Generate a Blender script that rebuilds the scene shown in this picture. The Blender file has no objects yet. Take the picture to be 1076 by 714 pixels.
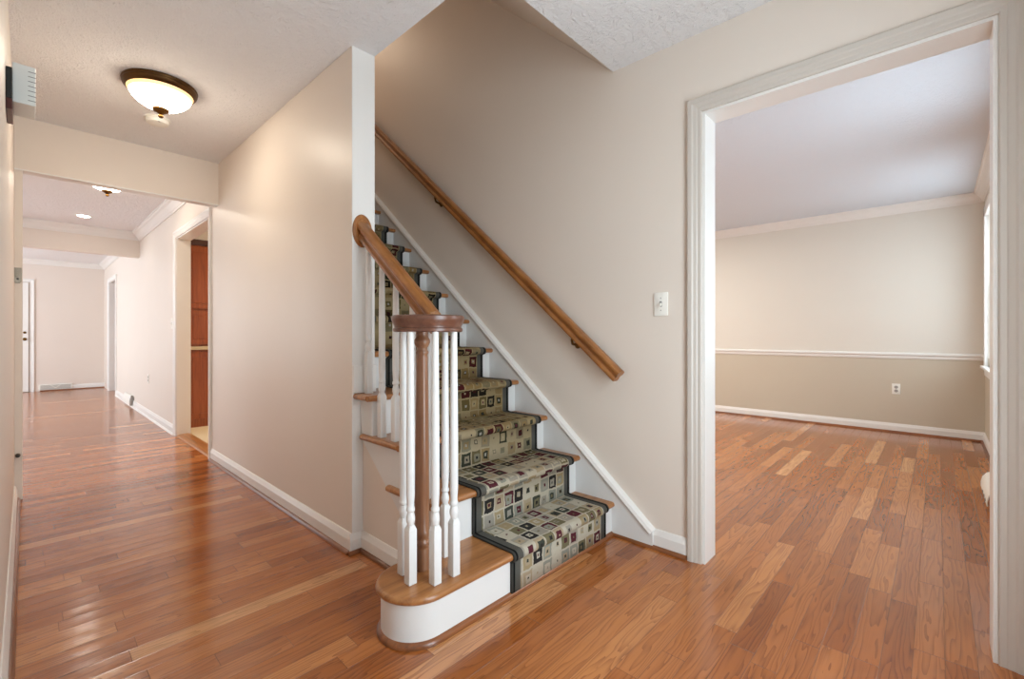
import bpy, bmesh, math, random
from mathutils import Vector, Matrix
random.seed(7)
S = bpy.context.scene
COL = S.collection
PI = math.pi

# ------------------------------------------------------------------ camera
cam = bpy.data.objects.new('camera', bpy.data.cameras.new('camera'))
COL.objects.link(cam)
CAM_H = 1.05
YAW = math.atan(511/478.0)
cam.location = (0, 0, CAM_H)
cam.rotation_euler = (PI/2, 0, -YAW)
cam.data.sensor_width = 36.0
cam.data.lens = 478.0/1076*36.0
cam.data.shift_y = -5.0/1076
cam.data.clip_start = 0.01
S.camera = cam

# ------------------------------------------------------------------ world, light, exposure
W = bpy.data.worlds.new('daylight'); S.world = W
W.use_nodes = True
bg = W.node_tree.nodes['Background']
bg.inputs[0].default_value = (0.86, 0.93, 1.0, 1)
bg.inputs[1].default_value = 1.6
vs = S.view_settings
vs.view_transform = 'Standard'
vs.look = 'None'
vs.gamma = 1.0
vs.exposure = 1.04
vs.use_curve_mapping = False
S.cycles.use_denoising = True
S.cycles.max_bounces = 10
S.cycles.diffuse_bounces = 6
S.cycles.sample_clamp_indirect = 4.0

def area(name, loc, direction, sx, sy, watts, color):
    l = bpy.data.lights.new(name, 'AREA')
    l.shape = 'RECTANGLE'; l.size = sx; l.size_y = sy
    l.energy = watts; l.color = color
    o = bpy.data.objects.new(name, l); COL.objects.link(o)
    o.location = loc
    o.rotation_euler = Vector(direction).to_track_quat('-Z', 'Y').to_euler()
    return o
DAY = (0.80, 0.91, 1.0)
WARM = (1.0, 0.80, 0.55)
# daylight coming in through the glass front door, the dining windows and the windows of the far room
area('daylight_front_door', (1.05, -0.50, 1.10), (0, 1, 0), 0.95, 1.9, 24, DAY)
area('daylight_dining_window', (5.42, -0.55, 1.45), (0, 1, -0.1), 1.25, 1.4, 7, (0.72, 0.87, 1.0))
area('daylight_dining_side_window', (3.35, -0.55, 1.45), (0, 1, -0.1), 1.1, 1.4, 12, (0.72, 0.87, 1.0))
area('daylight_far_window', (-2.85, 6.6, 1.35), (1, 0, 0), 2.0, 1.6, 9, DAY)
area('daylight_far_room_window', (-2.85, 10.0, 1.35), (1, 0, 0), 2.6, 1.9, 46, DAY)
area('kitchen_fill', (2.6, 5.6, 2.41), (0, 0, -1), 0.6, 0.6, 22, (1.0, 0.84, 0.62))  # unseen area light added for the kitchen, no fixture
area('dining_fill', (4.3, 2.9, 2.38), (0, 0, -1), 1.2, 1.0, 32, (1.0, 0.95, 0.88))  # added area light, no fixture, brightens the dining room from its hidden end
area('stairwell_fill', (1.6, 5.4, 5.0), (0, -0.5, -1), 0.4, 0.4, 9, (1.0, 0.80, 0.60))  # added area light without fixture, lifts the dark upper stair wall

# ------------------------------------------------------------------ materials
def srgb(r, g, b):
    f = lambda c: (c/255/12.92) if c/255 <= 0.04045 else ((c/255+0.055)/1.055)**2.4
    return (f(r), f(g), f(b), 1.0)

class NT:
    def __init__(s, name):
        s.m = bpy.data.materials.new(name); s.m.use_nodes = True
        s.t = s.m.node_tree; s.b = s.t.nodes['Principled BSDF']
    def n(s, typ, **kw):
        x = s.t.nodes.new(typ)
        for k, v in kw.items(): setattr(x, k, v)
        return x
    def link(s, a, b): s.t.links.new(a, b)
    def put(s, sock, v):
        if isinstance(v, (int, float)): sock.default_value = v
        elif isinstance(v, tuple): sock.default_value = v
        else: s.link(v, sock)
    def math(s, op, a, b=0.0, c=None, clamp=False):
        x = s.n('ShaderNodeMath', operation=op, use_clamp=clamp)
        s.put(x.inputs[0], a); s.put(x.inputs[1], b)
        if c is not None: s.put(x.inputs[2], c)
        return x.outputs[0]
    def comb(s, x, y, z=0.0):
        c = s.n('ShaderNodeCombineXYZ')
        s.put(c.inputs[0], x); s.put(c.inputs[1], y); s.put(c.inputs[2], z)
        return c.outputs[0]
    def noise(s, vec, scale, detail=2.0, rough=0.5, dist=0.0):
        x = s.n('ShaderNodeTexNoise')
        if vec is not None: s.link(vec, x.inputs['Vector'])
        x.inputs['Scale'].default_value = scale; x.inputs['Detail'].default_value = detail
        x.inputs['Roughness'].default_value = rough; x.inputs['Distortion'].default_value = dist
        return x.outputs[0]
    def white(s, vec):
        x = s.n('ShaderNodeTexWhiteNoise', noise_dimensions='3D'); s.link(vec, x.inputs['Vector'])
        return x.outputs['Value']
    def ramp(s, fac, stops, interp='LINEAR'):
        x = s.n('ShaderNodeValToRGB'); s.link(fac, x.inputs[0]); cr = x.color_ramp; cr.interpolation = interp
        while len(cr.elements) < len(stops): cr.elements.new(0.5)
        for e, (p, c) in zip(cr.elements, stops): e.position = p; e.color = c
        return x.outputs[0]
    def mix(s, fac, a, b, mode='MIX'):
        x = s.n('ShaderNodeMix', data_type='RGBA', blend_type=mode)
        s.put(x.inputs[0], fac); s.put(x.inputs[6], a); s.put(x.inputs[7], b)
        return x.outputs[2]
    def coord(s, kind='Object'):
        return s.n('ShaderNodeTexCoord').outputs[kind]
    def pos(s):
        return s.n('ShaderNodeNewGeometry').outputs['Position']
    def sep(s, v):
        x = s.n('ShaderNodeSeparateXYZ'); s.link(v, x.inputs[0]); return x.outputs
    def bump(s, h, strength, dist):
        x = s.n('ShaderNodeBump'); x.inputs['Strength'].default_value = strength
        x.inputs['Distance'].default_value = dist; s.link(h, x.inputs['Height'])
        s.link(x.outputs[0], s.b.inputs['Normal'])
    def set(s, **kw):
        for k, v in kw.items(): s.put(s.b.inputs[k.replace('_', ' ')], v)

def paint(name, rgb, rough=0.5, bump=0.0, scale=180, dist=0.002, spec=0.5, vary=0.03):
    k = NT(name); p = k.pos()
    nz = k.noise(p, 3.0, 2)
    c = srgb(*rgb); lo = tuple(x*(1-vary) for x in c[:3])+(1,)
    k.set(Base_Color=k.mix(nz, lo, c), Roughness=rough, Specular_IOR_Level=spec)
    if bump: k.bump(k.noise(p, scale, 3, 0.6), bump, dist)
    return k.m

def stipple(name, rgb, strength=0.8):
    k = NT(name); p = k.pos()
    a = k.noise(p, 34, 4, 0.65, 0.8); b = k.noise(p, 150, 2, 0.5)
    h = k.math('ADD', k.math('SMOOTH_MAX', a, 0.48, 0.1), k.math('MULTIPLY', b, 0.25))
    k.set(Base_Color=srgb(*rgb), Roughness=0.85, Specular_IOR_Level=0.2)
    k.bump(h, strength, 0.03)
    return k.m

def metal(name, rgb, rough=0.35, metallic=1.0):
    k = NT(name); p = k.pos()
    k.set(Base_Color=k.mix(k.noise(p, 60, 3), tuple(x*0.7 for x in srgb(*rgb)[:3])+(1,), srgb(*rgb)), Roughness=rough, Metallic=metallic)
    return k.m

def wood(name, dark, mid, light, axis='X', rough=0.28, coat=0.35):
    """stained oak with grain running along one axis"""
    k = NT(name); x, y, z = k.sep(k.pos())
    stretch = {'X': (2.0, 34.0, 34.0), 'Y': (34.0, 2.0, 34.0), 'Z': (34.0, 34.0, 2.0), 'R': (34.0, 7.0, 7.0)}[axis]
    v = k.comb(k.math('MULTIPLY', x, stretch[0]), k.math('MULTIPLY', y, stretch[1]), k.math('MULTIPLY', z, stretch[2]))
    g = k.noise(v, 1.0, 5, 0.6, 0.4)
    fine = k.noise(v, 5.0, 3, 0.6)
    f = k.math('ADD', k.math('MULTIPLY', g, 0.75), k.math('MULTIPLY', fine, 0.25))
    k.set(Base_Color=k.ramp(f, [(0.30, srgb(*dark)), (0.5, srgb(*mid)), (0.72, srgb(*light))]),
          Roughness=rough, Specular_IOR_Level=0.6)
    k.bump(f, 0.08, 0.002)
    return k.m

def floor_oak(name):
    k = NT(name); x, y, z = k.sep(k.pos())
    Wd = 0.0762
    yr = k.math('DIVIDE', k.math('ADD', y, 50.005), Wd)
    row = k.math('FLOOR', yr); fy = k.math('FRACT', yr)
    r1 = k.white(k.comb(row, 3.7, 1.0)); r2 = k.white(k.comb(row, 9.1, 4.0))
    L = k.math('MULTIPLY_ADD', r2, 0.55, 0.50)
    xs = k.math('DIVIDE', k.math('ADD', k.math('MULTIPLY_ADD', r1, 4.0, x), 40.0), L)
    ix = k.math('FLOOR', xs); fx = k.math('FRACT', xs)
    idv = k.comb(row, ix, 0.5)
    c1 = k.white(idv); c2 = k.white(k.comb(ix, row, 7.3))
    off = k.math('MULTIPLY', c1, 37.0)
    # cathedral figure: rings of a log cut at a shallow slant, warped by low noise
    gx = k.math('MULTIPLY', x, 1.6); gy = k.math('MULTIPLY', k.math('ADD', k.math('SUBTRACT', fy, 0.5), k.math('MULTIPLY', k.math('SUBTRACT', c2, 0.5), 0.9)), 1.5)
    warp = k.noise(k.comb(k.math('ADD', gx, off), k.math('MULTIPLY', gy, 0.7), off), 1.5, 2, 0.45)
    ring = k.math('ADD', k.math('MULTIPLY', k.math('POWER', k.math('ABSOLUTE', gy), 1.6), 2.8), k.math('MULTIPLY', warp, 7.0))
    fine = k.noise(k.comb(k.math('MULTIPLY', x, 3.0), k.math('MULTIPLY', y, 300.0), off), 1.0, 2, 0.5)
    w = k.math('FRACT', ring)
    w = k.math('MULTIPLY', k.math('POWER', w, 2.2), k.math('MULTIPLY_ADD', fine, 1.2, 0.35))
    blotch = k.noise(k.comb(k.math('ADD', x, off), k.math('MULTIPLY', y, 6.0), off), 2.2, 3)
    tone = k.ramp(c1, [(0.0, srgb(148, 82, 34)), (0.25, srgb(162, 93, 41)), (0.55, srgb(174, 104, 50)), (0.88, srgb(187, 119, 64)), (0.97, srgb(200, 137, 84)), (1.0, srgb(216, 166, 116))])
    grainy = k.math('MULTIPLY_ADD', w, 1.0, k.math('MULTIPLY', fine, 0.5))
    col = k.mix(k.math('MULTIPLY', k.math('SUBTRACT', grainy, 0.28), 0.82, clamp=True), tone, k.mix(1.0, tone, (0.48, 0.40, 0.36, 1), 'MULTIPLY'))
    col = k.mix(k.math('MULTIPLY', blotch, 0.35), col, k.mix(1.0, col, (0.78, 0.70, 0.66, 1), 'MULTIPLY'))
    knot = k.n('ShaderNodeTexVoronoi'); k.link(k.comb(k.math('MULTIPLY', x, 1.3), k.math('MULTIPLY', y, 4.5), 0.0), knot.inputs['Vector'])
    kd = k.math('SUBTRACT', 1.0, k.math('DIVIDE', knot.outputs['Distance'], 0.07), clamp=True)
    kd = k.math('MULTIPLY', kd, k.math('GREATER_THAN', c2, 0.55))
    col = k.mix(k.math('MULTIPLY', kd, 0.5), col, srgb(70, 38, 24))
    ey = k.math('MINIMUM', fy, k.math('SUBTRACT', 1.0, fy))
    ex = k.math('MULTIPLY', k.math('MINIMUM', fx, k.math('SUBTRACT', 1.0, fx)), k.math('DIVIDE', L, Wd))
    e = k.math('MINIMUM', ey, ex)
    seam = k.math('SUBTRACT', 1.0, k.math('DIVIDE', e, 0.022), clamp=True)
    col = k.mix(k.math('MULTIPLY', seam, 0.62), col, srgb(66, 38, 24))
    k.set(Base_Color=col, Roughness=k.math('MULTIPLY_ADD', fine, 0.06, 0.13), Specular_IOR_Level=0.8)
    cup = k.math('MULTIPLY', k.math('POWER', k.math('ABSOLUTE', k.math('SUBTRACT', fy, 0.5)), 2.0), 3.2)
    wav = k.noise(k.comb(k.math('MULTIPLY', x, 1.5), k.math('MULTIPLY', y, 7.0), 0.0), 1.0, 2)
    h = k.math('ADD', k.math('ADD', k.math('MULTIPLY', cup, 0.5), k.math('MULTIPLY', wav, 0.9)), k.math('MULTIPLY', seam, -0.5))
    h = k.math('ADD', h, k.math('MULTIPLY', fine, 0.04))
    k.bump(h, 0.35, 0.004)
    return k.m

def runner_mat(name):
    k = NT(name)
    u, v, _ = k.sep(k.coord('UV'))
    base = k.comb(u, v, 0.0)
    du = k.math('MULTIPLY', k.math('SUBTRACT', k.noise(base, 26, 2), 0.5), 0.018)
    dv = k.math('MULTIPLY', k.math('SUBTRACT', k.noise(k.comb(v, u, 3.1), 26, 2), 0.5), 0.018)
    su = k.math('DIVIDE', k.math('ADD', u, du), 0.0655); sv = k.math('DIVIDE', k.math('ADD', v, dv), 0.071)
    iu = k.math('FLOOR', su); iv = k.math('FLOOR', sv)
    cu = k.math('SUBTRACT', k.math('FRACT', su), 0.5); cv = k.math('SUBTRACT', k.math('FRACT', sv), 0.5)
    a1 = k.white(k.comb(iu, iv, 0.0)); a2 = k.white(k.comb(iu, iv, 5.0)); a3 = k.white(k.comb(iu, iv, 11.0)); a4 = k.white(k.comb(iu, iv, 23.0))
    cream = srgb(190, 182, 164); grey = srgb(158, 152, 140); tan = srgb(172, 156, 130); olive = srgb(118, 110, 84); gold = srgb(164, 146, 114)
    maroon = srgb(88, 42, 50); green = srgb(66, 70, 62); black = srgb(48, 45, 44); sage = srgb(146, 146, 134)
    P1 = [(0.0, cream), (0.22, grey), (0.40, sage), (0.52, tan), (0.62, gold), (0.68, olive), (0.76, maroon), (0.86, green), (0.94, black)]
    P2 = [(0.0, maroon), (0.12, cream), (0.34, grey), (0.50, sage), (0.60, tan), (0.72, green), (0.82, olive), (0.90, gold)]
    P3 = [(0.0, black), (0.2, maroon), (0.36, grey), (0.52, green), (0.68, tan), (0.84, olive)]
    c1 = k.ramp(a1, P1, 'CONSTANT'); c2 = k.ramp(a2, P2, 'CONSTANT'); c3 = k.ramp(a3, P3, 'CONSTANT')
    d = k.math('MAXIMUM', k.math('ABSOLUTE', cu), k.math('ABSOLUTE', cv))
    ou = k.math('ADD', cu, k.math('MULTIPLY', k.math('SUBTRACT', a3, 0.5), 0.16)); ov = k.math('ADD', cv, k.math('MULTIPLY', k.math('SUBTRACT', a4, 0.5), 0.16))
    d2 = k.math('MAXIMUM', k.math('ABSOLUTE', ou), k.math('ABSOLUTE', ov))
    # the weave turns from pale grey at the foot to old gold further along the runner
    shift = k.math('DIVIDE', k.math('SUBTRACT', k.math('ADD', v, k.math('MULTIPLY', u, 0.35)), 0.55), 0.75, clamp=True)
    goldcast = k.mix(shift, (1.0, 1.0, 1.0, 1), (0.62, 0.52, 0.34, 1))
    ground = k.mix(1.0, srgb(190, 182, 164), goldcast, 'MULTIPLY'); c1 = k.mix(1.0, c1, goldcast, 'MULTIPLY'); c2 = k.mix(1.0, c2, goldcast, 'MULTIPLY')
    col = k.mix(k.math('LESS_THAN', d, 0.44), ground, c1)
    col = k.mix(k.math('LESS_THAN', d2, k.math('MULTIPLY_ADD', a4, 0.17, 0.14)), col, c2)
    col = k.mix(k.math('LESS_THAN', d2, k.math('MULTIPLY_ADD', a2, 0.05, 0.06)), col, c3)
    fz = k.noise(base, 500, 2, 0.6); fw = k.noise(base, 60, 3, 0.6)
    col = k.mix(k.math('MULTIPLY', fw, 0.45), col, k.mix(1.0, col, (0.62, 0.60, 0.58, 1), 'MULTIPLY'))
    # dark binding down both long edges: charcoal band with a black piping line
    dc = k.math('ABSOLUTE', k.math('SUBTRACT', u, 0.355))
    band = k.mix(fz, srgb(62, 61, 57), srgb(104, 102, 95))
    col = k.mix(k.math('GREATER_THAN', dc, 0.302), col, band)
    col = k.mix(k.math('GREATER_THAN', dc, 0.334), col, srgb(24, 24, 23))
    col = k.mix(k.math('GREATER_THAN', dc, 0.344), col, srgb(64, 62, 58))
    col = k.mix(k.math('MULTIPLY', fz, 0.3), col, k.mix(1.0, col, (0.6, 0.6, 0.6, 1), 'MULTIPLY'))
    k.set(Base_Color=col, Roughness=0.95, Specular_IOR_Level=0.1)
    k.bump(k.math('ADD', fz, fw), 0.5, 0.003)
    return k.m

def glass(name):
    k = NT(name); t = k.t
    t.nodes.remove(k.b)
    tr = k.n('ShaderNodeBsdfTransparent'); gl = k.n('ShaderNodeBsdfGlossy'); gl.inputs['Roughness'].default_value = 0.03
    tr.inputs[0].default_value = (0.95, 0.97, 0.97, 1)
    mx = k.n('ShaderNodeMixShader'); mx.inputs[0].default_value = 0.06
    k.link(tr.outputs[0], mx.inputs[1]); k.link(gl.outputs[0], mx.inputs[2])
    k.link(mx.outputs[0], t.nodes['Material Output'].inputs[0])
    return k.m

def glow(name, rgb, strength, rim=None, z0=0, z1=1):
    k = NT(name)
    if rim:
        z = k.sep(k.pos())[2]
        f = k.math('DIVIDE', k.math('SUBTRACT', z, z0), z1-z0, clamp=True)
        c = k.ramp(f, [(0.0, srgb(*rgb)), (0.45, srgb(*rgb)), (0.74, srgb(*rim)), (1.0, srgb(*rim))])
        k.set(Emission_Color=c)
    else: k.set(Emission_Color=srgb(*rgb))
    k.set(Base_Color=srgb(235, 225, 205), Emission_Strength=strength, Roughness=0.3)
    return k.m

M = dict(
    wall=paint('wall_paint_beige', (227, 217, 206), 0.42, 0.12, 220, 0.001, 0.45),
    wall_far=paint('wall_paint_light', (226, 215, 205), 0.45, 0.1, 220, 0.001),
    dining_up=paint('dining_paint_cream', (222, 217, 207), 0.5, 0.08, 220, 0.001),
    dining_low=paint('dining_paint_tan', (200, 190, 172), 0.5, 0.08, 220, 0.001),
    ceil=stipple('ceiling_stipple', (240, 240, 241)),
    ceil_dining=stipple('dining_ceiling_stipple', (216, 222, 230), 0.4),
    trim=paint('trim_white', (232, 230, 226), 0.3, vary=0.015),
    casing=paint('trim_white_dimmed', (202, 195, 186), 0.35, vary=0.015),  # same white paint as the jamb, weaker light on this face put into the colour
    railwhite=paint('baluster_white', (226, 226, 224), 0.28, vary=0.015),
    riser=paint('riser_white', (224, 224, 222), 0.4, vary=0.03),
    plastic=paint('white_plastic', (240, 238, 230), 0.35),
    chime=paint('chime_cover', (222, 226, 222), 0.4),
    slot=paint('slot_grey', (120, 120, 118), 0.6),
    dark=paint('dark_slot', (40, 38, 36), 0.6),
    blk=paint('black_plate', (28, 30, 28), 0.4),
    grey=paint('grey_cap', (168, 164, 158), 0.5),
    floor=floor_oak('oak_floor'),
    treadX=wood('oak_tread', (120, 74, 40), (162, 108, 62), (188, 134, 82), 'X'),
    treadY=wood('oak_tread_return', (120, 74, 40), (162, 108, 62), (188, 134, 82), 'Y'),
    railY=wood('oak_rail', (112, 66, 28), (152, 97, 48), (174, 118, 66), 'R'),
    cap=wood('oak_cap', (76, 44, 32), (102, 64, 48), (124, 84, 64), 'X'),
    newel=wood('oak_newel', (100, 62, 42), (134, 90, 62), (156, 112, 80), 'Z'),
    shoe=wood('oak_shoe', (92, 52, 28), (128, 76, 42), (150, 94, 56), 'Y'),
    shoeX=wood('oak_shoe_across', (92, 52, 28), (128, 76, 42), (150, 94, 56), 'X'),
    cherry=wood('cherry_cabinet', (112, 50, 22), (142, 70, 34), (160, 86, 46), 'Z', 0.3),
    cherry_dark=wood('cherry_crown', (50, 14, 12), (68, 20, 16), (84, 30, 22), 'X', 0.3),
    tile=paint('kitchen_tile', (214, 200, 170), 0.35),
    stone=paint('countertop_pale', (196, 178, 150), 0.3),
    bronze=metal('oil_rubbed_bronze', (92, 66, 40), 0.4),
    brass=metal('antique_brass', (120, 88, 46), 0.4),
    nickel=metal('brushed_metal', (160, 152, 138), 0.4),
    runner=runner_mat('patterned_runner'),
    glass=glass('window_glass'),
    bowl=glow('lit_alabaster', (255, 242, 222), 21.0, (56, 39, 17), 2.305, 2.412),
    lens=glow('lit_lens', (255, 246, 230), 30.0),
)

# ------------------------------------------------------------------ mesh helpers
class MB:
    def __init__(s): s.bm = bmesh.new(); s.uv = None
    def face(s, vs):
        try: return s.bm.faces.new(vs)
        except ValueError: return None
    def box(s, x0, x1, y0, y1, z0, z1, bev=0.0):
        g = bmesh.ops.create_cube(s.bm, size=1.0)
        vs = g['verts']
        for v in vs:
            v.co = Vector(((x0+x1)/2+v.co.x*(x1-x0), (y0+y1)/2+v.co.y*(y1-y0), (z0+z1)/2+v.co.z*(z1-z0)))
        if bev:
            es = {e for v in vs for e in v.link_edges}
            bmesh.ops.bevel(s.bm, geom=list(es), offset=bev, segments=2, profile=0.5, affect='EDGES')
        return s
    def ext(s, prof, base, a, b, axis, t0, t1):
        """closed profile [(u,v)..] placed at base + u*a + v*b and pulled along axis from t0 to t1"""
        base, a, b, axis = map(Vector, (base, a, b, axis))
        r0 = [s.bm.verts.new(base+a*u+b*v+axis*t0) for u, v in prof]
        r1 = [s.bm.verts.new(base+a*u+b*v+axis*t1) for u, v in prof]
        n = len(prof)
        for i in range(n): s.face([r0[i], r0[(i+1) % n], r1[(i+1) % n], r1[i]])
        s.face(r0[::-1]); s.face(r1)
        return s
    def lathe(s, c, prof, seg=24, axis=(0, 0, 1), sx=1.0, sy=1.0):
        """prof [(radius, height)..] turned about axis at c"""
        c = Vector(c); q = Vector((0, 0, 1)).rotation_difference(Vector(axis))
        rings = []
        for r, h in prof:
            if r < 1e-6: rings.append([s.bm.verts.new(c+q @ Vector((0, 0, h)))])
            else: rings.append([s.bm.verts.new(c+q @ Vector((r*sx*math.cos(2*PI*i/seg), r*sy*math.sin(2*PI*i/seg), h))) for i in range(seg)])
        for A, B in zip(rings, rings[1:]):
            for i in range(seg):
                j = (i+1) % seg
                if len(A) == 1 and len(B) == 1: continue
                if len(A) == 1: s.face([A[0], B[j], B[i]])
                elif len(B) == 1: s.face([A[i], A[j], B[0]])
                else: s.face([A[i], A[j], B[j], B[i]])
        for R in (rings[0], rings[-1]):
            if len(R) > 1: s.face(R)
        return s
    def tube(s, pts, r, seg=10):
        pts = [Vector(p) for p in pts]; rings = []
        for i, p in enumerate(pts):
            d = (pts[min(i+1, len(pts)-1)]-pts[max(i-1, 0)]).normalized()
            u = d.orthogonal().normalized() if i == 0 else (rings_u-d*rings_u.dot(d)).normalized()
            rings_u = u; w = d.cross(u)
            rr = r[i] if isinstance(r, (list, tuple)) else r
            rings.append([s.bm.verts.new(p+u*rr*math.cos(2*PI*k/seg)+w*rr*math.sin(2*PI*k/seg)) for k in range(seg)])
        for A, B in zip(rings, rings[1:]):
            for k in range(seg): s.face([A[k], A[(k+1) % seg], B[(k+1) % seg], B[k]])
        s.face(rings[0][::-1]); s.face(rings[-1])
        return s
    def poly(s, pts, z0, z1):
        """outline in x,y between two heights"""
        return s.ext(pts, (0, 0, 0), (1, 0, 0), (0, 1, 0), (0, 0, 1), z0, z1)
    def casing(s, prof, plane, y0, y1, zt, axis, sign):
        """three sided door casing, mitred; prof [(outward offset, thickness)..]; axis 'X' wall plane x=plane, 'Y' wall plane y=plane"""
        rows = []
        for o, th in prof:
            row = []
            for a, z in ((y0-o, 0.0), (y0-o, zt+o), (y1+o, zt+o), (y1+o, 0.0)):
                co = (plane+sign*th, a, z) if axis == 'X' else (a, plane+sign*th, z)
                row.append(s.bm.verts.new(co))
            rows.append(row)
        n = len(rows)
        for i in range(n):
            A, B = rows[i], rows[(i+1) % n]
            for j in range(3): s.face([A[j], A[j+1], B[j+1], B[j]])
        s.face([r[0] for r in rows]); s.face([r[3] for r in rows][::-1])
        return s
    def build(s, name, mat, parent=None, smooth=False, bevel=0.0):
        bmesh.ops.recalc_face_normals(s.bm, faces=s.bm.faces)
        me = bpy.data.meshes.new(name); 
        if parent is not None:
            L = parent_world(parent); s.bm.transform(Matrix.Translation(-L))
        s.bm.to_mesh(me); s.bm.free()
        me.materials.append(M[mat])
        if smooth:
            for p in me.polygons: p.use_smooth = True
            try: me.set_sharp_from_angle(angle=math.radians(38))
            except Exception: pass
        o = bpy.data.objects.new(name, me); COL.objects.link(o)
        if parent is not None: o.parent = parent
        if bevel:
            md = o.modifiers.new('edge', 'BEVEL'); md.width = bevel; md.segments = 3; md.limit_method = 'ANGLE'; md.angle_limit = math.radians(40)
        return o

def parent_world(o):
    v = Vector(o.location)
    while o.parent: o = o.parent; v += Vector(o.location)
    return v
def tag(o, label, cat, group=None):
    o['label'] = label; o['category'] = cat
    if group: o['group'] = group
    return o
def thing(name, loc, label, cat, group=None):
    o = bpy.data.objects.new(name, None); o.empty_display_size = 0.05
    COL.objects.link(o); o.location = loc
    return tag(o, label, cat, group)
def struct(name, mb, mat, label, cat, **kw):
    o = mb.build(name, mat, **kw); o['kind'] = 'structure'; tag(o, label, cat); return o

# ------------------------------------------------------------------ dimensions (metres, camera stands over the origin)
XL = -0.05                # left hall wall
XH0, XH1 = 1.07, 1.19     # wall between hall and stairs
XS0, XS1 = 2.12, 2.245    # stair wall, opening to the dining room in it
XD = 6.40                 # far dining wall
YF = -0.338               # front wall
YE = 2.055                # end face of the hall/stair wall
YHD0, YHD1 = 4.265, 4.345  # header across the hall
YB0, YB1 = 8.0, 8.12      # second beam
YEND = 12.15              # far wall
ZC = 2.44
TOP = 5.1
XW = -2.7                 # left wall of the far room
DY0, DY1, DZ = -0.142, 0.787, 2.072   # dining opening
KY0, KY1, KZ = 4.52, 5.765, 2.055       # kitchen opening
FY0, FY1, FZ = 10.35, 11.35, 2.03     # far doorway
WX0, WX1, WZ0, WZ1 = 4.80, 6.07, 0.76, 2.15   # dining window
SX0, SX1 = 2.80, 3.90                 # second dining window
RISE, RUN, NOSE = 0.1937, 0.2301, 0.033
def tz(k): return 0.175 if k == 1 else RISE*k-0.008         # top of tread k
def ny(k): return 1.215+RUN*(k-1)      # nosing of tread k
def ry(k): return ny(k)+NOSE           # riser face k
NT_ = 13

# ------------------------------------------------------------------ room shell
struct('floor', MB().box(-2.82, 6.52, -0.46, 12.27, -0.12, 0.0), 'floor', 'glossy oak strip floor running through hall and dining room', 'floor')
struct('floor_kitchen', MB().box(1.13, 4.0, 4.48, 7.2, -0.01, 0.006), 'tile', 'pale kitchen floor beyond the hall doorway', 'floor')

struct('wall_left', MB().box(XL-0.12, XL, -0.46, YHD1, 0, ZC), 'wall', 'beige hall wall at the left edge carrying the door chime', 'wall')
w = MB()
w.box(XH0, XH1, YE, KY0, 0, ZC); w.box(XH0, XH1, KY0, KY1, KZ, ZC); w.box(XH0, XH1, KY1, FY0, 0, ZC)
w.box(XH0, XH1, FY0, FY1, FZ, ZC); w.box(XH0, XH1, FY1, YEND, 0, ZC)
w.box(XH0, XH1, 1.13, YE, ZC+0.139, TOP); w.box(XH0, XH1, YE, 6.2, ZC-0.001, TOP)
struct('wall_hall', w, 'wall', 'beige wall between the hall and the staircase, ending in a square pillar edge', 'wall')
w = MB()
w.box(XS0, XS1, -0.46, DY0, 0, ZC); w.box(XS0, XS1, DY0, DY1, DZ, ZC); w.box(XS0, XS1, DY1, 4.6, 0, ZC)
w.box(XS0, XS1, -0.46, 6.2, ZC, TOP)
struct('wall_stair', w, 'wall', 'beige stair wall with the handrail and the dining room opening', 'wall')
# dining room walls: cream above the chair rail, tan below
CR = 0.83
def dining_wall(name, boxes_low, boxes_up, label):
    a = MB()
    for b in boxes_up: a.box(*b)
    o = struct(name, a, 'dining_up', label, 'wall')
    a = MB()
    for b in boxes_low: a.box(*b)
    lo = a.build('wainscot_paint', 'dining_low', o); lo['label'] = 'tan lower wall below the chair rail'
    return o
dining_wall('wall_dining', [(XD, XD+0.12, YF-0.12, 3.72, 0, CR)], [(XD, XD+0.12, YF-0.12, 3.72, CR, ZC)], 'far dining room wall, cream above the chair rail and tan below')
def front_boxes(z0, z1):
    out = [(XS1, SX0, YF-0.12, YF, z0, z1)]
    for a, b in ((SX0, SX1), (WX0, WX1)):
        if z0 < WZ0: out.append((a, b, YF-0.12, YF, z0, min(z1, WZ0)))
        if z1 > WZ1: out.append((a, b, YF-0.12, YF, max(z0, WZ1), z1))
    if z0 < WZ0 < z1 and z1 < WZ1: pass
    out.append((SX1, WX0, YF-0.12, YF, z0, z1)); out.append((WX1, XD, YF-0.12, YF, z0, z1))
    return out
dining_wall('wall_front_dining', front_boxes(0, CR), front_boxes(CR, ZC), 'dining room window wall seen as a narrow strip at the right')
w = MB().box(XL-0.12, 0.55, YF-0.12, YF, 0, ZC).box(0.55, 1.55, YF-0.12, YF, 2.1, ZC).box(1.55, XS0, YF-0.12, YF, 0, ZC)
struct('wall_front_entry', w, 'wall', 'entry wall behind the viewer with the glass front door', 'wall')
struct('wall_dining_side', MB().box(XS1, XD+0.12, 3.60, 3.72, 0, ZC), 'dining_up', 'dining room wall behind the staircase', 'wall')
struct('wall_header', MB().box(XL, XH0, YHD0, YHD1, 2.106, ZC), 'wall', 'dropped header across the hall ceiling', 'wall')
struct('wall_far_front', MB().box(XW, XL-0.12, YHD0, YHD1, 0, ZC), 'wall_far', 'wall of the far room behind the left hall wall', 'wall')
w = MB()
for y0, y1, z0, z1 in ((YHD1, 5.5, 0, ZC), (5.5, 7.7, 0, 0.5), (5.5, 7.7, 2.2, ZC), (7.7, 8.7, 0, ZC), (8.7, 11.3, 0, 0.3), (8.7, 11.3, 2.3, ZC), (11.3, YEND, 0, ZC)):
    w.box(XW-0.12, XW, y0, y1, z0, z1)
struct('wall_far_left', w, 'wall_far', 'window wall on the left of the far room', 'wall')
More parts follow.
